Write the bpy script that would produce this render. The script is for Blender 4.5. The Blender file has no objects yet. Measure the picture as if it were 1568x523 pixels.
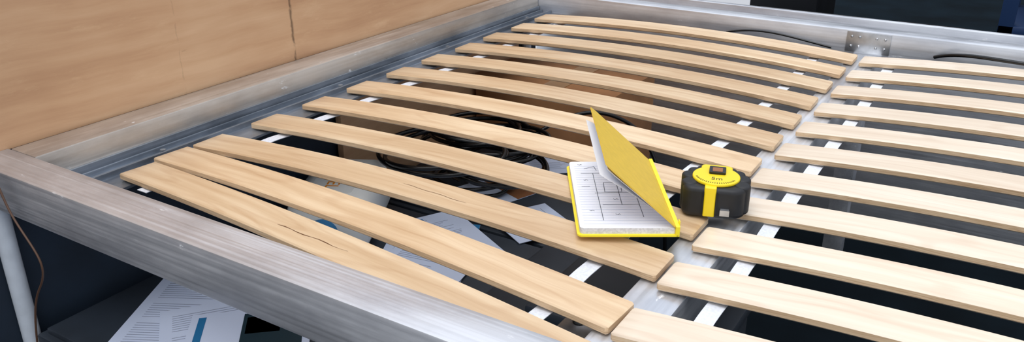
import bpy, bmesh, math, random
from mathutils import Vector, Matrix
random.seed(7)
ZO=0.45   # height of the slat plane above the floor
C=bpy.context
def link(o):
    C.scene.collection.objects.link(o); return o
def lin(c):
    return tuple([(x/255/12.92 if x/255<=0.04045 else ((x/255+0.055)/1.055)**2.4) for x in c])+(1,)
# ------------------------------------------------------------------ materials
def newmat(name):
    m=bpy.data.materials.new(name); m.use_nodes=True
    nt=m.node_tree; b=nt.nodes['Principled BSDF']
    return m,nt,b
def plain(name,col,rough=.5,metal=0,spec=.5,noise=0.0,nscale=40,bump=0):
    m,nt,b=newmat(name)
    b.inputs['Base Color'].default_value=lin(col); b.inputs['Roughness'].default_value=rough
    b.inputs['Metallic'].default_value=metal; b.inputs['Specular IOR Level'].default_value=spec
    if noise>0:
        tc=nt.nodes.new('ShaderNodeTexCoord'); n=nt.nodes.new('ShaderNodeTexNoise'); n.inputs['Scale'].default_value=nscale; n.inputs['Detail'].default_value=5
        nt.links.new(tc.outputs['Object'],n.inputs['Vector'])
        r=nt.nodes.new('ShaderNodeValToRGB'); nt.links.new(n.outputs['Fac'],r.inputs['Fac'])
        r.color_ramp.elements[0].position=.3; r.color_ramp.elements[1].position=.7
        r.color_ramp.elements[0].color=lin([max(0,c*(1-noise)) for c in col]); r.color_ramp.elements[1].color=lin([min(255,c*(1+noise*.6)) for c in col])
        nt.links.new(r.outputs['Color'],b.inputs['Base Color'])
        if bump:
            bp=nt.nodes.new('ShaderNodeBump'); bp.inputs['Strength'].default_value=bump; bp.inputs['Distance'].default_value=.002
            nt.links.new(n.outputs['Fac'],bp.inputs['Height']); nt.links.new(bp.outputs['Normal'],b.inputs['Normal'])
    return m
def wood(name,c_lo,c_mid,c_hi,coord='UV',sc=(3,70,70),rough=.42,rand=True,stain=None,blotch=3.0,warp=.03,ramp=(.34,.49,.64),figure=0,tone=(.88,1.06)):
    m,nt,b=newmat(name); N=nt.nodes; L=nt.links
    tc=N.new('ShaderNodeTexCoord'); oi=N.new('ShaderNodeObjectInfo')
    add=N.new('ShaderNodeVectorMath'); add.operation='ADD'
    sc0=N.new('ShaderNodeVectorMath'); sc0.operation='SCALE'; sc0.inputs['Scale'].default_value=13.0 if rand else 0
    cb=N.new('ShaderNodeCombineXYZ')
    for i in range(3): L.new(oi.outputs['Random'],cb.inputs[i])
    L.new(cb.outputs[0],sc0.inputs[0]); L.new(tc.outputs[coord],add.inputs[0]); L.new(sc0.outputs[0],add.inputs[1])
    wn=N.new('ShaderNodeTexNoise'); wn.inputs['Scale'].default_value=4; wn.inputs['Detail'].default_value=2; L.new(add.outputs[0],wn.inputs['Vector'])
    ws=N.new('ShaderNodeVectorMath'); ws.operation='SCALE'; ws.inputs['Scale'].default_value=warp; L.new(wn.outputs['Color'],ws.inputs[0])
    a2=N.new('ShaderNodeVectorMath'); a2.operation='ADD'; L.new(add.outputs[0],a2.inputs[0]); L.new(ws.outputs[0],a2.inputs[1])
    mp=N.new('ShaderNodeMapping'); mp.inputs['Scale'].default_value=sc; L.new(a2.outputs[0],mp.inputs['Vector'])
    n1=N.new('ShaderNodeTexNoise'); n1.inputs['Scale'].default_value=1; n1.inputs['Detail'].default_value=8; n1.inputs['Roughness'].default_value=.6; L.new(mp.outputs[0],n1.inputs['Vector'])
    n2=N.new('ShaderNodeTexNoise'); n2.inputs['Scale'].default_value=blotch; n2.inputs['Detail'].default_value=3; L.new(add.outputs[0],n2.inputs['Vector'])
    mx=N.new('ShaderNodeMath'); mx.operation='MULTIPLY_ADD'; mx.inputs[1].default_value=.55; L.new(n1.outputs['Fac'],mx.inputs[0])
    m3=N.new('ShaderNodeMath'); m3.operation='MULTIPLY'; m3.inputs[1].default_value=.45; L.new(n2.outputs['Fac'],m3.inputs[0]); L.new(m3.outputs[0],mx.inputs[2])
    r=N.new('ShaderNodeValToRGB'); e=r.color_ramp.elements; e[0].position=ramp[0]; e[0].color=lin(c_lo); e[1].position=ramp[2]; e[1].color=lin(c_hi)
    x=e.new(ramp[1]); x.color=lin(c_mid); L.new(mx.outputs[0],r.inputs['Fac'])
    hs=N.new('ShaderNodeHueSaturation'); mr=N.new('ShaderNodeMapRange'); mr.inputs['To Min'].default_value=tone[0]; mr.inputs['To Max'].default_value=tone[1]
    L.new(oi.outputs['Random'],mr.inputs['Value'])
    if rand: L.new(mr.outputs[0],hs.inputs['Value'])
    L.new(r.outputs['Color'],hs.inputs['Color']); out=hs.outputs['Color']
    if figure:  # rotary-cut birch: fine contour-like growth lines
        fm=N.new('ShaderNodeMapping'); fm.inputs['Scale'].default_value=(2.2,16,16); L.new(a2.outputs[0],fm.inputs['Vector'])
        fn=N.new('ShaderNodeTexNoise'); fn.inputs['Scale'].default_value=1; fn.inputs['Detail'].default_value=1.5; L.new(fm.outputs[0],fn.inputs['Vector'])
        f1=N.new('ShaderNodeMath'); f1.operation='MULTIPLY'; f1.inputs[1].default_value=60; L.new(fn.outputs['Fac'],f1.inputs[0])
        f2=N.new('ShaderNodeMath'); f2.operation='SINE'; L.new(f1.outputs[0],f2.inputs[0])
        f3=N.new('ShaderNodeMapRange'); f3.inputs['From Min'].default_value=.55; f3.inputs['From Max'].default_value=1; f3.inputs['To Min'].default_value=0; f3.inputs['To Max'].default_value=figure; L.new(f2.outputs[0],f3.inputs['Value'])
        mi=N.new('ShaderNodeMixRGB'); mi.blend_type='MULTIPLY'; mi.inputs['Color2'].default_value=lin((196,156,116)); L.new(f3.outputs[0],mi.inputs['Fac']); L.new(out,mi.inputs['Color1']); out=mi.outputs['Color']
    if stain: out=stain(nt,tc,out)
    L.new(out,b.inputs['Base Color']); b.inputs['Roughness'].default_value=rough
    bp=N.new('ShaderNodeBump'); bp.inputs['Strength'].default_value=.08; bp.inputs['Distance'].default_value=.001
    L.new(n1.outputs['Fac'],bp.inputs['Height']); L.new(bp.outputs['Normal'],b.inputs['Normal'])
    return m
def alu(name,col=(228,231,236),dark=(196,199,206),rough=.40,axis=0,metal=.70,scuff=True):
    m,nt,b=newmat(name); N=nt.nodes; L=nt.links
    tc=N.new('ShaderNodeTexCoord'); mp=N.new('ShaderNodeMapping'); s=[260,260,260]; s[axis]=2; mp.inputs['Scale'].default_value=s
    L.new(tc.outputs['Object'],mp.inputs['Vector'])
    n=N.new('ShaderNodeTexNoise'); n.inputs['Scale'].default_value=1; n.inputs['Detail'].default_value=4; L.new(mp.outputs[0],n.inputs['Vector'])
    mp2=N.new('ShaderNodeMapping'); s=[16,16,16]; s[axis]=5; mp2.inputs['Scale'].default_value=s; L.new(tc.outputs['Object'],mp2.inputs['Vector'])
    n2=N.new('ShaderNodeTexNoise'); n2.inputs['Scale'].default_value=1; n2.inputs['Detail'].default_value=7; n2.inputs['Roughness'].default_value=.65; L.new(mp2.outputs[0],n2.inputs['Vector'])
    r=N.new('ShaderNodeValToRGB'); e=r.color_ramp.elements; e[0].position=.32; e[1].position=.62; e[0].color=lin(dark); e[1].color=lin(col); L.new(n2.outputs['Fac'],r.inputs['Fac'])
    out=r.outputs['Color']; b.inputs['Metallic'].default_value=metal
    # extrusion lines
    ls=N.new('ShaderNodeMapRange'); ls.inputs['From Min'].default_value=.35; ls.inputs['From Max'].default_value=.6; ls.inputs['To Min'].default_value=.93; ls.inputs['To Max'].default_value=1.03; L.new(n.outputs['Fac'],ls.inputs['Value'])
    hv=N.new('ShaderNodeHueSaturation'); L.new(ls.outputs[0],hv.inputs['Value']); L.new(out,hv.inputs['Color']); out=hv.outputs['Color']
    if scuff:
        mp3=N.new('ShaderNodeMapping'); s=[60,60,60]; s[axis]=22; mp3.inputs['Scale'].default_value=s; L.new(tc.outputs['Object'],mp3.inputs['Vector'])
        n3=N.new('ShaderNodeTexNoise'); n3.inputs['Scale'].default_value=1; n3.inputs['Detail'].default_value=6; n3.inputs['Roughness'].default_value=.7; L.new(mp3.outputs[0],n3.inputs['Vector'])
        r3=N.new('ShaderNodeMapRange'); r3.inputs['From Min'].default_value=.65; r3.inputs['From Max'].default_value=.71; L.new(n3.outputs['Fac'],r3.inputs['Value'])
        mi=N.new('ShaderNodeMixRGB'); mi.inputs['Color2'].default_value=lin((240,242,244)); L.new(r3.outputs[0],mi.inputs['Fac']); L.new(out,mi.inputs['Color1']); out=mi.outputs['Color']
        r4=N.new('ShaderNodeMapRange'); r4.inputs['From Min'].default_value=.32; r4.inputs['From Max'].default_value=.25; r4.inputs['To Max'].default_value=.3; L.new(n3.outputs['Fac'],r4.inputs['Value'])
        m5=N.new('ShaderNodeMixRGB'); m5.inputs['Color2'].default_value=lin((120,120,122)); L.new(r4.outputs[0],m5.inputs['Fac']); L.new(out,m5.inputs['Color1']); out=m5.outputs['Color']
        mm=N.new('ShaderNodeMapRange'); mm.inputs['To Min'].default_value=metal; mm.inputs['To Max'].default_value=.1; L.new(r3.outputs[0],mm.inputs['Value']); L.new(mm.outputs[0],b.inputs['Metallic'])
    L.new(out,b.inputs['Base Color'])
    mr=N.new('ShaderNodeMapRange'); mr.inputs['To Min'].default_value=rough-.14; mr.inputs['To Max'].default_value=rough+.14
    am=N.new('ShaderNodeMath'); am.operation='MULTIPLY'; L.new(n.outputs['Fac'],am.inputs[0]); L.new(n2.outputs['Fac'],am.inputs[1])
    mr.inputs['From Min'].default_value=.1; mr.inputs['From Max'].default_value=.4
    L.new(am.outputs[0],mr.inputs['Value']); L.new(mr.outputs[0],b.inputs['Roughness'])
    bp=N.new('ShaderNodeBump'); bp.inputs['Strength'].default_value=.04; bp.inputs['Distance'].default_value=.0005
    L.new(n.outputs['Fac'],bp.inputs['Height']); L.new(bp.outputs['Normal'],b.inputs['Normal'])
    return m
M_slL=wood('birch_slat_warm',(196,161,122),(214,184,147),(231,207,173),figure=.16,rough=.36,tone=(.92,1.06))
M_slR=wood('birch_slat_pale',(221,200,176),(233,216,194),(241,227,208),figure=.12,rough=.34,tone=(.96,1.03))
M_edge=wood('birch_ply_edge',(166,130,94),(210,178,140),(232,206,170),sc=(1.5,900,900),rough=.6)
def wallstain(nt,tc,col):
    N=nt.nodes;L=nt.links
    sp=N.new('ShaderNodeSeparateXYZ'); L.new(tc.outputs['Object'],sp.inputs[0])
    n=N.new('ShaderNodeTexNoise'); n.inputs['Scale'].default_value=45; n.inputs['Detail'].default_value=4; L.new(tc.outputs['Object'],n.inputs['Vector'])
    off=N.new('ShaderNodeMath'); off.operation='MULTIPLY_ADD'; off.inputs[1].default_value=.012; L.new(n.outputs['Fac'],off.inputs[0]); L.new(sp.outputs['Y'],off.inputs[2])
    res=col
    for y0,wd,amt in ((.531,.0038,.8),(.300,.0012,.2)):
        s=N.new('ShaderNodeMath'); s.operation='SUBTRACT'; s.inputs[1].default_value=y0; L.new(off.outputs[0],s.inputs[0])
        a=N.new('ShaderNodeMath'); a.operation='ABSOLUTE'; L.new(s.outputs[0],a.inputs[0])
        mr=N.new('ShaderNodeMapRange'); mr.inputs['From Min'].default_value=0; mr.inputs['From Max'].default_value=wd; mr.inputs['To Min'].default_value=amt; mr.inputs['To Max'].default_value=0
        L.new(a.outputs[0],mr.inputs['Value'])
        mu=N.new('ShaderNodeMath'); mu.operation='MULTIPLY'; L.new(mr.outputs[0],mu.inputs[0])
        n3=N.new('ShaderNodeMapRange'); n3.inputs['From Min'].default_value=.4; n3.inputs['From Max'].default_value=.55; L.new(n.outputs['Fac'],n3.inputs['Value']); L.new(n3.outputs[0],mu.inputs[1])
        mix=N.new('ShaderNodeMixRGB'); mix.inputs['Color2'].default_value=lin((60,38,22)); L.new(mu.outputs[0],mix.inputs['Fac']); L.new(res,mix.inputs['Color1']); res=mix.outputs['Color']
    mp=N.new('ShaderNodeMapping'); mp.inputs['Scale'].default_value=(1,9,34); mp.inputs['Rotation'].default_value=(.15,0,0); L.new(tc.outputs['Object'],mp.inputs['Vector'])
    n4=N.new('ShaderNodeTexNoise'); n4.inputs['Scale'].default_value=1; n4.inputs['Detail'].default_value=8; n4.inputs['Roughness'].default_value=.75; L.new(mp.outputs[0],n4.inputs['Vector'])
    a=N.new('ShaderNodeMapRange'); a.inputs['From Min'].default_value=.56; a.inputs['From Max'].default_value=.72; a.inputs['To Max'].default_value=.35; L.new(n4.outputs['Fac'],a.inputs['Value'])
    mi=N.new('ShaderNodeMixRGB'); mi.inputs['Color2'].default_value=lin((228,194,154)); L.new(a.outputs[0],mi.inputs['Fac']); L.new(res,mi.inputs['Color1']); res=mi.outputs['Color']
    a=N.new('ShaderNodeMapRange'); a.inputs['From Min'].default_value=.33; a.inputs['From Max'].default_value=.25; a.inputs['To Max'].default_value=.4; L.new(n4.outputs['Fac'],a.inputs['Value'])
    mi=N.new('ShaderNodeMixRGB'); mi.inputs['Color2'].default_value=lin((120,80,52)); L.new(a.outputs[0],mi.inputs['Fac']); L.new(res,mi.inputs['Color1']); res=mi.outputs['Color']
    return res
M_wall=wood('plywood_wall',(186,142,106),(203,161,123),(216,178,140),coord='Object',sc=(3,3,40),rough=.5,rand=False,stain=wallstain,blotch=4)
M_aluX=alu('aluminium_brushed_x',axis=0)
M_aluY=alu('aluminium_brushed_y',axis=1,col=(210,204,196),dark=(176,168,160))  # warm tint puts the wood's brown reflection into the base colour
M_aluC=alu('aluminium_centre',axis=1)
M_angle=alu('aluminium_angle',col=(165,173,184),dark=(112,120,130),axis=1,rough=.4,scuff=False)
M_steel=plain('zinc_steel',(190,192,195),.35,.8,noise=.15)
M_white=plain('white_post_paint',(205,212,220),.35,noise=.05)
M_strap=plain('white_strap',(222,226,234),.8,noise=.06,nscale=300)
M_blk=plain('black_rubber',(26,27,30),.55,noise=.2,nscale=80)
M_blkgloss=plain('black_plastic',(14,15,17),.3)
M_yel=plain('yellow_plastic',(244,214,34),.35)
M_nbk=plain('yellow_notebook_cover',(226,190,70),.42,noise=.03,nscale=120)
M_nbk2=plain('yellow_notebook_edge',(246,224,44),.4)
M_paper=plain('notebook_paper',(240,242,248),.85)
M_paperedge=plain('paper_edge',(218,218,224),.9,noise=.1,nscale=400)
M_rule=plain('ruled_line',(176,190,216),.9)
M_ink=plain('ink',(50,54,66),.8)
M_print=plain('printed_text_grey',(140,148,168),.9)
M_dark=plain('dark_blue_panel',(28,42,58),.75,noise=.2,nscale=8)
M_floor=plain('dark_floor_lino',(16,26,33),.9,noise=.25,nscale=6,spec=.1)
M_box=plain('dark_storage_plastic',(44,51,60),.5,noise=.2,nscale=10)
M_card=plain('cardboard',(170,120,78),.85,noise=.12,nscale=12)
M_doc=plain('document_paper',(204,214,236),.8)
M_blue=plain('printed_blue',(30,110,160),.6)
M_teal=plain('printed_dark_teal',(24,48,58),.5)
M_brown=plain('brown_print_and_reflection',(150,98,62),.6)
M_cable=plain('black_cable',(10,10,11),.22)
M_wire=plain('brown_wire',(92,66,50),.5)
M_jug=plain('white_hdpe',(226,226,222),.4)
M_org=plain('orange_print',(226,140,30),.5)
M_crack=plain('wood_crack',(104,66,36),.9)
M_bshelf=plain('blue_painted_steel',(30,52,88),.4)
# ------------------------------------------------------------------ mesh helpers
def obj_from_bm(bm,name,mats,smooth=None,parent=None):
    me=bpy.data.meshes.new(name); bmesh.ops.recalc_face_normals(bm,faces=bm.faces); bm.to_mesh(me); bm.free()
    for m in mats: me.materials.append(m)
    o=link(bpy.data.objects.new(name,me))
    if smooth is not None:
        for p in me.polygons: p.use_smooth=True
        me.set_sharp_from_angle(angle=math.radians(smooth))
    if parent: o.parent=parent
    return o
def bm_box(bm,x0,x1,y0,y1,z0,z1,mi=0,M=None,bev=0):
    vs=[bm.verts.new((x,y,z)) for z in (z0,z1) for y in (y0,y1) for x in (x0,x1)]
    fs=[]
    for q in ((0,2,3,1),(4,5,7,6),(0,1,5,4),(2,6,7,3),(0,4,6,2),(1,3,7,5)):
        f=bm.faces.new([vs[i] for i in q]); f.material_index=mi; fs.append(f)
    if bev>0:
        ed=list({e for f in fs for e in f.edges})
        r=bmesh.ops.bevel(bm,geom=ed,offset=bev,segments=2,affect='EDGES',profile=.5)
        for f in r['faces']: f.material_index=mi
        vs=list({v for f in fs if f.is_valid for v in f.verts}|{v for f in r['faces'] for v in f.verts})
    if M is not None: bmesh.ops.transform(bm,matrix=M,verts=vs)
    return vs
def box(name,x0,x1,y0,y1,z0,z1,mat,bev=.0,parent=None):
    bm=bmesh.new(); bm_box(bm,x0,x1,y0,y1,z0,z1,0,None,bev)
    return obj_from_bm(bm,name,[mat],40 if bev else None,parent)
def bm_poly(bm,pts,z0,z1,mi=0,M=None):
    a=[bm.verts.new((p[0],p[1],z0)) for p in pts]; b=[bm.verts.new((p[0],p[1],z1)) for p in pts]
    n=len(pts); fs=[bm.faces.new(a[::-1]),bm.faces.new(b)]
    for i in range(n): fs.append(bm.faces.new((a[i],a[(i+1)%n],b[(i+1)%n],b[i])))
    for f in fs: f.material_index=mi
    if M is not None: bmesh.ops.transform(bm,matrix=M,verts=a+b)
    return a+b
def rrect(x0,x1,y0,y1,r,n=6,rs=None):
    rs=rs or (r,r,r,r); out=[]
    for (cx,cy,a0),rr in zip(((x1,y1,0),(x0,y1,90),(x0,y0,180),(x1,y0,270)),rs):
        sx=-1 if cx==x1 else 1; sy=-1 if cy==y1 else 1
        ox=cx+sx*rr; oy=cy+sy*rr
        for i in range(n+1):
            t=math.radians(a0+90*i/n); out.append((ox+rr*math.cos(t),oy+rr*math.sin(t)))
    return out
def circ(cx,cy,r,n=32): return [(cx+r*math.cos(2*math.pi*i/n),cy+r*math.sin(2*math.pi*i/n)) for i in range(n)]
def bm_strip(bm,pts,w,z,mi):  # flat ink stroke along 2D points
    for (ax,ay),(bx,by) in zip(pts[:-1],pts[1:]):
        d=Vector((bx-ax,by-ay)); 
        if d.length<1e-6: continue
        n=Vector((-d.y,d.x)).normalized()*w/2
        f=bm.faces.new([bm.verts.new((ax+n.x,ay+n.y,z)),bm.verts.new((ax-n.x,ay-n.y,z)),bm.verts.new((bx-n.x,by-n.y,z)),bm.verts.new((bx+n.x,by+n.y,z))]); f.material_index=mi
def tube(name,pts,r,mat,parent=None,cyclic=False,res=3):
    cu=bpy.data.curves.new(name,'CURVE'); cu.dimensions='3D'; cu.bevel_depth=r; cu.bevel_resolution=res; cu.resolution_u=10
    s=cu.splines.new('NURBS' if len(pts)>2 else 'POLY'); s.points.add(len(pts)-1)
    for p,q in zip(s.points,pts): p.co=(*q,1)
    if len(pts)>2: s.order_u=min(4,len(pts)); s.use_endpoint_u=not cyclic; s.use_cyclic_u=cyclic
    cu.materials.append(mat); cu.use_fill_caps=True
    o=link(bpy.data.objects.new(name,cu))
    if parent: o.parent=parent
    return o
def empty(name):
    return link(bpy.data.objects.new(name,None))
# ------------------------------------------------------------------ slats
TH=.009; SW=.054
def slat(x0,y0,x1,y1,w=SW,camber=.014,mat=None,cracks=()):
    Ln=math.hypot(x1-x0,y1-y0); bm=bmesh.new(); uv=bm.loops.layers.uv.new('UVMap'); r=.0016; t=TH
    cs=[(r,-t),(w-r,-t),(w,-t+r),(w,-r),(w-r,0),(r,0),(0,-r),(0,-t+r)]
    N=36; st=[0,.0025]+[Ln*i/N for i in range(1,N)]+[Ln-.0025,Ln]
    rows=[]
    def zc(x): return camber*(1-(2*x/Ln-1)**2)
    for i,x in enumerate(st):
        ins=.0025 if i in (0,len(st)-1) else 0; row=[]
        for (y,z) in cs:
            yy=min(max(y,ins),w-ins); zz=z
            if ins: zz=min(max(z,-t+.0012),-.0012)
            row.append(bm.verts.new((x,yy,zz+zc(x))))
        rows.append(row)
    n=len(cs)
    for i in range(len(rows)-1):
        for j in range(n):
            k=(j+1)%n
            f=bm.faces.new((rows[i][j],rows[i][k],rows[i+1][k],rows[i+1][j]))
            f.material_index=1 if j in (2,6) else 0
            for lo,(xi,jj) in zip(f.loops,((i,j),(i,k),(i+1,k),(i+1,j))):
                y,z=cs[jj]
                lo[uv].uv=(st[xi],(z+.5) if j in (2,6) else y+(.3 if j==0 else 0))
    for row,rv in ((rows[0],1),(rows[-1],0)):
        f=bm.faces.new(row if rv else row[::-1]); f.material_index=1
        for lo in f.loops: lo[uv].uv=(lo.vert.co.y,lo.vert.co.z+.5)
    for pts in cracks:
        for i in range(len(pts)-1):
            (ax,ay,aw),(bx,by,bw)=pts[i],pts[i+1]
            q=[(ax,ay-aw),(bx,by-bw),(bx,by+bw),(ax,ay+aw)]
            vs=[bm.verts.new((px,py,zc(px)+.0003)) for px,py in q]
            f=bm.faces.new(vs); f.material_index=2
    o=obj_from_bm(bm,'bed_slat',[mat,M_edge,M_crack],35)
    o.location=(x0,y0,0); o.rotation_euler=(0,0,math.atan2(y1-y0,x1-x0))
    return o
P=.1055
slat(.003,.091,.698,.0262,w=.052,camber=.009,mat=M_slL,cracks=[[(.30+.011*i,.020+.0010*math.sin(i*1.3)+.0004*i,(.0005 if 0<i<9 else .0001)*(1+.5*math.sin(i*2.1))) for i in range(11)]])
slat(-.006,.149,.700,.104,mat=M_slL,camber=.011)
for k in range(2,12):
    j=random.uniform(-.0015,.0015)
    ck=[[(.36+.012*i,.026+.0008*math.sin(i*1.7)-.0006*i,(.0003 if 0<i<8 else .0001)) for i in range(9)]] if k==2 else ()
    slat(0+random.uniform(-.002,.002),k*P-.001+j,.700,k*P+.003-j*.5,mat=M_slL,cracks=ck,camber=.013)
for y in (.098,.202,.297,.398,.500,.608,.716,.823,.935,1.048,1.160):
    slat(.705+.006*y,y,1.405+.006*y,y+.002,mat=M_slR,w=.052,camber=.015)
# ------------------------------------------------------------------ bed frame
ZT=.035; ZB=-.022
bf=empty('bed_frame')
def chan_rail(name,x0,x1,y0,y1,mat,bev=.002):
    return box(name,x0,x1,y0,y1,ZB,ZT,mat,bev,bf)
chan_rail('rail_foot',-.112,1.50,-.030,.020,M_aluX)
chan_rail('rail_head',-.112,1.50,1.270,1.315,M_aluX)
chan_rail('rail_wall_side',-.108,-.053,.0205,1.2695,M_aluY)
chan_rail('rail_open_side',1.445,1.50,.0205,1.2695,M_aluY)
bm=bmesh.new()
bm_box(bm,-.0525,.028,.021,1.269,-.014,-.0105)
bm_box(bm,-.0525,-.0490,.021,1.269,-.0105,.004)
bm_box(bm,-.0440,-.0405,.021,1.269,-.0105,-.004)
bm_box(bm,-.0200,-.0165,.021,1.269,-.0105,-.003)
obj_from_bm(bm,'slat_angle_wall_side',[M_angle],None,bf)
box('slat_angle_open_side',1.39,1.4445,.021,1.269,-.014,-.0105,M_angle,0,bf)
box('slat_angle_foot',.029,1.389,.0205,.026,-.020,-.0105,M_angle,0,bf)
box('rail_centre',.682,.736,.0262,1.2695,-.060,-.0108,M_aluC,.002,bf)
bm=bmesh.new()
for y in (.183,.546,.864,1.18):
    bm_poly(bm,circ(-.031,y,.0055,16),-.0105,-.0088)
    bm_poly(bm,circ(-.031,y,.0042,6),-.0088,-.0045)
obj_from_bm(bm,'angle_bolts',[M_steel],None,bf)
bm=bmesh.new()
bm_box(bm,.665,.748,1.2675,1.2698,-.008,.033,0,None,.0006)
for dx in (.675,.690,.722,.738):
    for dz in (.004,.023):
        bmesh.ops.create_uvsphere(bm,u_segments=12,v_segments=8,radius=.0026,matrix=Matrix.Translation((dx,1.2672,dz)))
obj_from_bm(bm,'joint_plate',[M_steel],40,bf)
for nm,x,y in (('leg_1',-.1000,-.016),('leg_2',-.0975,1.29),('leg_3',1.47,-.004),('leg_4',1.47,1.29)):
    bm=bmesh.new(); bm_poly(bm,circ(x,y,.0115,32),-.448,ZB-.0002); bm_poly(bm,circ(x,y,.0120,32),-.4499,-.444)
    obj_from_bm(bm,nm,[M_white],40,bf)
box('centre_post',.690,.728,.030,.068,-.4499,-.0605,M_aluC,.001,bf)
box('centre_post_far',.690,.728,1.22,1.26,-.4499,-.0605,M_aluC,.001,bf)
bm=bmesh.new()
bm_box(bm,.640,.6818,.095,.150,-.030,-.027,0,None,.0006); bm_box(bm,.6785,.6815,.095,.150,-.060,-.027,0)
for yy in (.108,.137):
    bm_poly(bm,circ(.655,yy,.0065,20),-.0269,-.0264,1)
obj_from_bm(bm,'centre_bracket',[M_steel,M_blkgloss],40,bf)
def strap(x,y0,y1,z,w=.018):
    bm=bmesh.new(); N=120; prev=None
    for i in range(N+1):
        y=y0+(y1-y0)*i/N; zz=z-.0025*(.5+.5*math.cos(2*math.pi*(y-.027)/P))
        xx=x+.002*math.sin(y*9)
        row=[bm.verts.new((xx-w/2,y,zz)),bm.verts.new((xx+w/2,y,zz)),bm.verts.new((xx+w/2,y,zz-.0008)),bm.verts.new((xx-w/2,y,zz-.0008))]
        if prev:
            for j in range(4): bm.faces.new((prev[j],prev[(j+1)%4],row[(j+1)%4],row[j]))
        else: bm.faces.new(row)
        prev=row
    bm.faces.new(prev[::-1])
    return obj_from_bm(bm,'slat_strap',[M_strap],60)
strap(.063,.08,1.22,-.0066); strap(.628,.04,1.22,-.0066); strap(.766,.03,1.20,-.0066); strap(1.350,.03,1.20,-.0066)
# ------------------------------------------------------------------ notebook
nb=empty('open_notebook'); nb.location=(.6925,.284,.0205); nb.rotation_euler=(0,0,math.radians(32))
Wn,Ln_=.103,.190
bm=bmesh.new()
bm_poly(bm,rrect(-Wn-.002,.004,-.002,Ln_+.002,.006,rs=(.001,.006,.006,.001)),-.0085,-.0066,0)
bm_poly(bm,rrect(-Wn+.001,.0,.0015,Ln_-.0015,.005,rs=(.001,.005,.005,.001)),-.0066,0,1)
obj_from_bm(bm,'lower_cover_and_pages',[M_nbk2,M_paperedge],30,nb)
bm=bmesh.new()
bm_poly(bm,rrect(-Wn+.001,-.001,.0015,Ln_-.0015,.005,rs=(.001,.005,.005,.001)),.00005,.0003,0)
zz=.00045
nl=24
for i in range(nl):
    y=.012+i*(Ln_-.022)/nl; bm_strip(bm,[(-Wn+.006,y),(-.004,y)],.00035,zz,1)
def hand(pts,w=.0006): bm_strip(bm,pts,w,zz+.0001,2)
hand([(-.075,.020),(-.0752,.150)]); hand([(-.050,.060),(-.0495,.165)]); hand([(-.030,.028),(-.031,.120)])
hand([(-.090,.150),(-.040,.152)]); hand([(-.078,.092),(-.030,.094)])
hand([(-.066,.095),(-.065,.122),(-.045,.121),(-.046,.096),(-.066,.095)])
hand([(-.072,.060),(-.030,.061)]); hand([(-.092,.110),(-.082,.1105)]); hand([(-.085,.165),(-.072,.172),(-.070,.160)])
for (cx,cy) in ((-.088,.045),(-.060,.035),(-.088,.130),(-.040,.108),(-.060,.140),(-.020,.075),(-.058,.075),(-.092,.178),(-.066,.178)):
    pts=[(cx+.0022*i*.6,cy+.0016*math.sin(i*2.2+cx*400)) for i in range(5)]; hand(pts,.0005)
obj_from_bm(bm,'sketched_page',[M_paper,M_rule,M_ink],None,nb)
def leaf(name,theta,curl,th,mat,wd=Wn,off=0,inset=0.0,z0=.001):
    bm=bmesh.new(); N=10; rows=[]
    x=0;z=z0; rows.append((x,z,theta))
    for i in range(N):
        a=math.radians(theta+curl*(i/N)); x-=wd/N*math.cos(a); z+=wd/N*math.sin(a); rows.append((x,z,theta+curl*i/N))
    pv=None
    for i,(x,z,a) in enumerate(rows):
        a=math.radians(a); nx,nz=-math.sin(a)*th,-math.cos(a)*th
        ins=inset+(.003 if i==len(rows)-1 else 0)
        r=[bm.verts.new((x,ins,z)),bm.verts.new((x,Ln_-ins,z)),bm.verts.new((x+nx,Ln_-ins,z+nz)),bm.verts.new((x+nx,ins,z+nz))]
        if pv:
            for j in range(4): bm.faces.new((pv[j],pv[(j+1)%4],r[(j+1)%4],r[j]))
        else: bm.faces.new(r)
        pv=r
    bm.faces.new(pv[::-1]); return obj_from_bm(bm,name,[mat],30,nb)
leaf('raised_cover',43,0,.0014,M_nbk,wd=Wn+.002,z0=.0025)
leaf('raised_pages',42,-2,.0008,M_paper,wd=Wn-.004,inset=.005,z0=.0010)
leaf('loose_leaf',41,-12,.0002,M_paper,wd=Wn-.001,inset=.006,z0=.0005)
bm=bmesh.new(); bm_poly(bm,rrect(.0,.0045,-.002,Ln_+.002,.001),-.0085,.0030,0); obj_from_bm(bm,'spine',[M_nbk2],30,nb)
bm=bmesh.new(); bm_box(bm,.0047,.0058,.006,.012,-.006,.006,0,None,.0003); obj_from_bm(bm,'elastic_band',[M_nbk2],30,nb)
# ------------------------------------------------------------------ tape measure
tm=empty('tape_measure'); tm.location=(.697,.3935,.0035); tm.rotation_euler=(0,0,math.radians(17)); tm.scale=(.95,.95,1.08)
bm=bmesh.new()
vs=bm_poly(bm,rrect(-.038,.038,-.034,.034,.022,n=10,rs=(.026,.026,.012,.020)),.0,.034,0)
ob=obj_from_bm(bm,'body',[M_blk],40,tm); md=ob.modifiers.new('b','BEVEL'); md.width=.005; md.segments=4; md.limit_method='ANGLE'; md.angle_limit=math.radians(50)
bm=bmesh.new()
for (cx,cy,r) in ((-.031,.006,.0105),(.031,.006,.0105),(-.030,-.016,.0105),(.031,-.014,.0105),(-.016,.027,.0095),(.016,.027,.0095),(.026,.020,.009),(-.026,.020,.009)):
    bm_poly(bm,circ(cx,cy,r,20),.003,.0352,0)
ob=obj_from_bm(bm,'rubber_grips',[M_blk],40,tm); md=ob.modifiers.new('b','BEVEL'); md.width=.003; md.segments=3; md.limit_method='ANGLE'; md.angle_limit=math.radians(50)
bm=bmesh.new()
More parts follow.
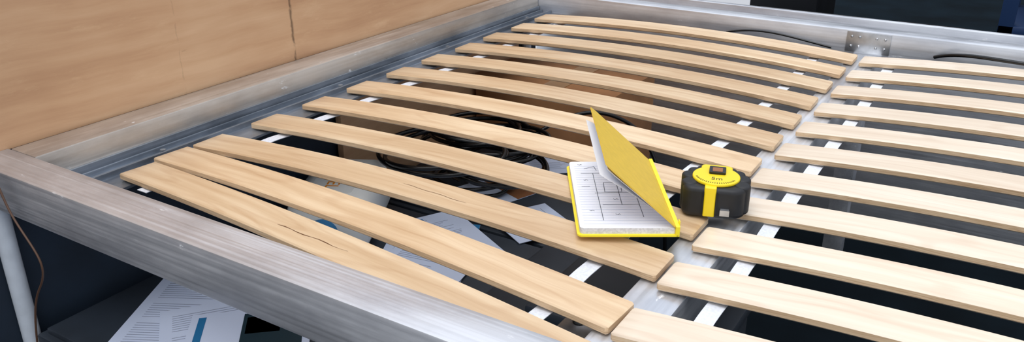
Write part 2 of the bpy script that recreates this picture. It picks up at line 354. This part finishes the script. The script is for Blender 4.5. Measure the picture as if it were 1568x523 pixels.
bm_poly(bm,circ(0,.000,.0285,48),.034,.0375,0)
bm_poly(bm,rrect(-.019,.019,.0,.034,.006),.034,.0372,0)
bm_poly(bm,rrect(-.012,.002,-.0355,-.018,.002),.002,.0355,0)
ob=obj_from_bm(bm,'yellow_face',[M_yel],40,tm); md=ob.modifiers.new('b','BEVEL'); md.width=.0012; md.segments=3; md.limit_method='ANGLE'; md.angle_limit=math.radians(50)
bm=bmesh.new()
bm_poly(bm,rrect(-.009,.011,.002,.022,.002),.0375,.0400,0)
bm_poly(bm,rrect(-.005,.007,.005,.017,.001),.0400,.0404,2)  # brown reflection on the clip, painted as an inset square
for i in range(22):
    a=math.radians(200+i*6.2); bm_box(bm,-.0004,.0004,-.0012,.0012,.0375,.0378,0,Matrix.Translation((.0245*math.cos(a),.0245*math.sin(a),0))@Matrix.Rotation(a+math.pi/2,4,'Z'))
for s in (-.0135,.0025): bm_box(bm,s,s+.001,-.0362,-.030,.004,.030,0)
bm_box(bm,.0085,.0185,-.0385,-.033,.010,.0125,1); bm_box(bm,.0080,.0190,-.0392,-.0382,.006,.0125,1)
obj_from_bm(bm,'clip_and_hook',[M_blkgloss,M_steel,M_brown],None,tm)
tx=bpy.data.curves.new('size_text','FONT'); tx.body='5m'; tx.size=.011; tx.extrude=.0001; tx.materials.append(M_blkgloss)
to=link(bpy.data.objects.new('size_text',tx)); to.parent=tm; to.location=(-.006,-.0145,.0376)
# ------------------------------------------------------------------ walls, floor
box('wall_left',-.128,-.1125,-1.2,1.36,ZT-.002,.75,M_wall)
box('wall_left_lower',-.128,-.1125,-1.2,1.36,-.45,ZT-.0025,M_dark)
box('floor',-.128,6,-3,9,-.47,-.45,M_floor)
box('wall_back',-3,6,6.0,6.05,-.45,2.2,plain('dark_back_wall',(12,14,18),.95,noise=.3,nscale=2,spec=.1))
box('trim_sill',-.128,2.2,1.392,1.408,-.45,.033,M_aluX,.002)
# ------------------------------------------------------------------ storage below
def crate(name,x0,x1,y0,y1,z1,mat,lid=True):
    bm=bmesh.new(); bm_box(bm,x0+.006,x1-.006,y0+.006,y1-.006,-.4499,z1-.02,0,None,.006)
    bm_box(bm,x0,x1,y0,y1,z1-.022,z1-.008,0,None,.003)
    bm_box(bm,x0+.01,x1-.01,y0+.01,y1-.01,z1-.010,z1,0,None,.002)
    return obj_from_bm(bm,name,[mat],40)
crate('storage_crate',-.078,.34,-.02,.30,-.205,M_box)
crate('storage_crate',-.078,.36,.31,.62,-.25,M_box)
crate('storage_crate',-.078,.36,.63,1.02,-.25,M_box)
crate('storage_crate',.38,.50,.20,.62,-.20,M_box)
bm=bmesh.new(); bm_box(bm,-.078,.27,1.03,1.25,-.4499,-.11,0,None,.002)
bm_box(bm,-.078,.27,1.138,1.142,-.11,-.108,0); bm_box(bm,.1,.15,1.03,1.25,-.1099,-.1085,1)
obj_from_bm(bm,'cardboard_box',[M_card,plain('parcel_tape',(170,130,86),.3)],40)
box('stored_plywood_board',-.104,-.090,.60,1.24,-.4499,-.05,M_wall,.001)
bt=empty('leisure_battery')
bm=bmesh.new(); bm_box(bm,.52,.745,.27,.43,-.4499,-.14,0,None,.006); bm_box(bm,.515,.750,.265,.435,-.140,-.122,0,None,.004)
for cx in (.545,.722): bm_poly(bm,circ(cx,.29,.008,20),-.122,-.108,1)
obj_from_bm(bm,'case',[M_box,M_steel],40,bt)
bm=bmesh.new(); bm_box(bm,.615,.675,.305,.385,-.1219,-.1214,0)
for i in range(9): bm_box(bm,.620,.655+.012*((i*7)%3)/2,.313+i*.007,.3145+i*.007,-.1214,-.1212,1)
obj_from_bm(bm,'label',[M_doc,M_print],None,bt)
jug=empty('plastic_jug'); jug.location=(.018,.465,-.198); jug.rotation_euler=(0,0,math.radians(-62)); jug.scale=(1.25,1.25,1.25)
bm=bmesh.new(); bm_box(bm,-.105,.075,-.055,.055,-.0415,.040,0,None,.022)
bm_poly(bm,rrect(-.07,.04,-.03,.03,.01),.0395,.0410,1)
obj_from_bm(bm,'jug_body',[M_jug,M_jug],50,jug)
bm=bmesh.new(); bmesh.ops.create_cone(bm,cap_ends=True,segments=24,radius1=.02,radius2=.02,depth=.03,matrix=Matrix.Translation((.090,0,.0))@Matrix.Rotation(math.pi/2,4,'Y'))
obj_from_bm(bm,'cap',[M_blue],40,jug)
tx=bpy.data.curves.new('label_text','FONT'); tx.body='LABEL'; tx.size=.026; tx.extrude=.0002; tx.materials.append(M_org)
to=link(bpy.data.objects.new('label_text',tx)); to.parent=jug; to.location=(-.045,-.01,.0412)
def doc(name,x,y,z,rot,w=.21,h=.297,pics=(),lines=True,th=.001,colour=None):
    bm=bmesh.new(); bm_box(bm,0,w,0,h,-th,0,0)
    if lines:
        rnd=random.Random(int(x*1000+y*77))
        yy=h-.02
        while yy>.02:
            e=w-.02-rnd.random()*.05
            bm_box(bm,.016,e,yy,yy+.0011,0,.0002,1)
            yy-=.0055 if rnd.random()<.85 else .016
    for (a,b,c,d,mi) in pics: bm_box(bm,a,b,c,d,.0002,.0004,mi)
    o=obj_from_bm(bm,name,[colour or M_doc,M_print,M_blue,M_teal,M_brown,M_yel],None); o.location=(x,y,z); o.rotation_euler=(0,0,math.radians(rot)); return o
doc('printed_document',.095,-.100,-.2035,28.5)
doc('printed_document',.19,-.03,-.2020,52,w=.17,h=.20)
doc('brochure',.08,.110,-.2000,-48,w=.13,h=.16,lines=False,pics=((.01,.12,.07,.15,3),(.02,.06,.075,.12,4),(.01,.12,.01,.02,2)))
doc('brochure',.16,.37,-.2480,25,w=.15,h=.21,pics=((.0,.15,.13,.21,2),(.02,.06,.05,.09,4)))
doc('brochure',.245,.42,-.2465,62,w=.15,h=.21,pics=((.01,.08,.14,.2,2),))
doc('printed_document',.16,.325,-.2450,10,w=.15,h=.17,pics=((.02,.13,.02,.05,3),))
doc('brochure',.06,.70,-.2480,-20,w=.12,h=.16,pics=((.0,.12,.1,.16,4),),lines=False)
doc('printed_document',.16,.86,-.2470,40,w=.12,h=.12)
doc('printed_document',.20,.66,-.2475,-30,w=.12,h=.12)
# cables
cb=empty('cable_coil')
rnd=random.Random(3)
for c in range(9):
    cx,cy=.12+rnd.uniform(-.05,.06),.76+rnd.uniform(-.11,.10); r0=rnd.uniform(.05,.12)
    pts=[]
    for i in range(22):
        a=i*math.pi/5+c; rr=r0*(1+.12*math.sin(i*1.7+c)); pts.append((cx+rr*math.cos(a)*1.1,cy+rr*math.sin(a),-.236+.012*c+.010*math.sin(i*.9)+.004))
    tube('loop_%d'%(c+1),pts,.0042,M_cable,cb)
tube('lead',[(.16,.88,-.17),(.22,.94,-.12),(.30,.99,-.11),(.40,1.02,-.2),(.42,1.0,-.44)],.004,M_cable,cb)
tube('white_cable',[(-.03,.22,-.199),(.03,.20,-.198),(.10,.235,-.199),(.17,.215,-.198),(.24,.25,-.199),(.30,.22,-.2)],.0035,M_jug)
tube('power_cable',[(.83,1.262,.003),(.86,1.235,.021),(.93,1.215,.025),(1.02,1.20,.024),(1.12,1.19,.025),(1.25,1.20,.022)],.0035,M_cable)
tube('thin_cable',[(.42,1.262,.0),(.46,1.262,.012),(.53,1.258,.014),(.58,1.255,.006),(.64,1.262,-.004)],.002,M_cable)
tube('hanging_wire',[(-.03,-.045,.06),(-.017,-.045,.0237),(-.0097,-.045,-.0086),(.034,-.045,-.045),(.044,-.045,-.0825),(-.041,-.045,-.153),(-.05,-.045,-.44)],.0013,M_wire)
# ------------------------------------------------------------------ things beyond the head rail
def shelf(x,y):
    e=empty('metal_shelving')
    for dx in (0,.75):
        for dy in (0,.4): box('upright',x+dx,x+dx+.05,y+dy,y+dy+.05,-.45,1.3,M_bshelf,.002,e)
    for z in (-.3,.15,.6): box('shelf_board',x,x+.8,y,y+.45,z,z+.03,M_bshelf,.002,e)
shelf(.88,3.0)
M_bg=plain('black_crate_plastic',(16,18,22),.7,noise=.2,nscale=10,spec=.2)
crate('tool_crate',.10,.50,2.3,2.65,-.22,M_bg)
crate('tool_crate',.56,.80,2.5,2.8,-.25,M_bg)
bm=bmesh.new(); bm_box(bm,.30,.42,2.40,2.47,-.2199,-.20,0,None,.004); obj_from_bm(bm,'metal_tray',[M_steel],40)
crate('tool_crate',-.1,.2,3.2,3.6,-.1,M_bg)
tube('garden_hose',[(.50,2.05,-.44),(.62,2.2,-.43),(.78,2.15,-.43),(.80,2.35,-.43),(.66,2.4,-.43),(.52,2.25,-.43),(.40,2.1,-.44)],.012,M_box)
box('wooden_offcut',.05,.60,1.80,1.86,-.4499,-.40,M_card,.003)
# ------------------------------------------------------------------ lights / world
w=bpy.data.worlds.new('World'); C.scene.world=w; w.use_nodes=True; nt=w.node_tree
bg=nt.nodes['Background']; tc=nt.nodes.new('ShaderNodeTexCoord'); sp=nt.nodes.new('ShaderNodeSeparateXYZ'); nt.links.new(tc.outputs['Generated'],sp.inputs[0])
r=nt.nodes.new('ShaderNodeValToRGB'); e=r.color_ramp.elements
e[0].position=.35; e[0].color=(.48,.50,.54,1); e[1].position=.8; e[1].color=(.88,.94,1.05,1)
mr=nt.nodes.new('ShaderNodeMapRange'); mr.inputs['From Min'].default_value=-1; mr.inputs['From Max'].default_value=1
nt.links.new(sp.outputs['Z'],mr.inputs['Value']); nt.links.new(mr.outputs[0],r.inputs['Fac']); nt.links.new(r.outputs['Color'],bg.inputs['Color']); bg.inputs['Strength'].default_value=1.18
sn=bpy.data.lights.new('daylight','SUN'); sn.energy=1.55; sn.angle=math.radians(45); sn.color=(1,.985,.96)
so=link(bpy.data.objects.new('daylight',sn)); so.rotation_euler=Vector((-.06,.35,-.93)).to_track_quat('-Z','Y').to_euler()
# ------------------------------------------------------------------ camera
R=((0.8484118500347921,0.529161122815937,-0.0009307525082359845),(0.20547479318393064,-0.3309884058763134,-0.9209156335666309),(-0.4877432952758674,0.7813275889635752,-0.3895190618600576))
cam=bpy.data.cameras.new('camera'); co=link(bpy.data.objects.new('camera',cam)); cam.sensor_width=36; cam.lens=1273.69/1568*36; cam.clip_start=.01
M=Matrix(((R[0][0],-R[1][0],-R[2][0],.964858),(R[0][1],-R[1][1],-R[2][1],-.482554),(R[0][2],-R[1][2],-R[2][2],.423849),(0,0,0,1)))
co.matrix_world=M; C.scene.camera=co
C.scene.view_settings.view_transform='Standard'
for o in C.scene.objects:
    if o.parent is None: o.location.z+=ZO
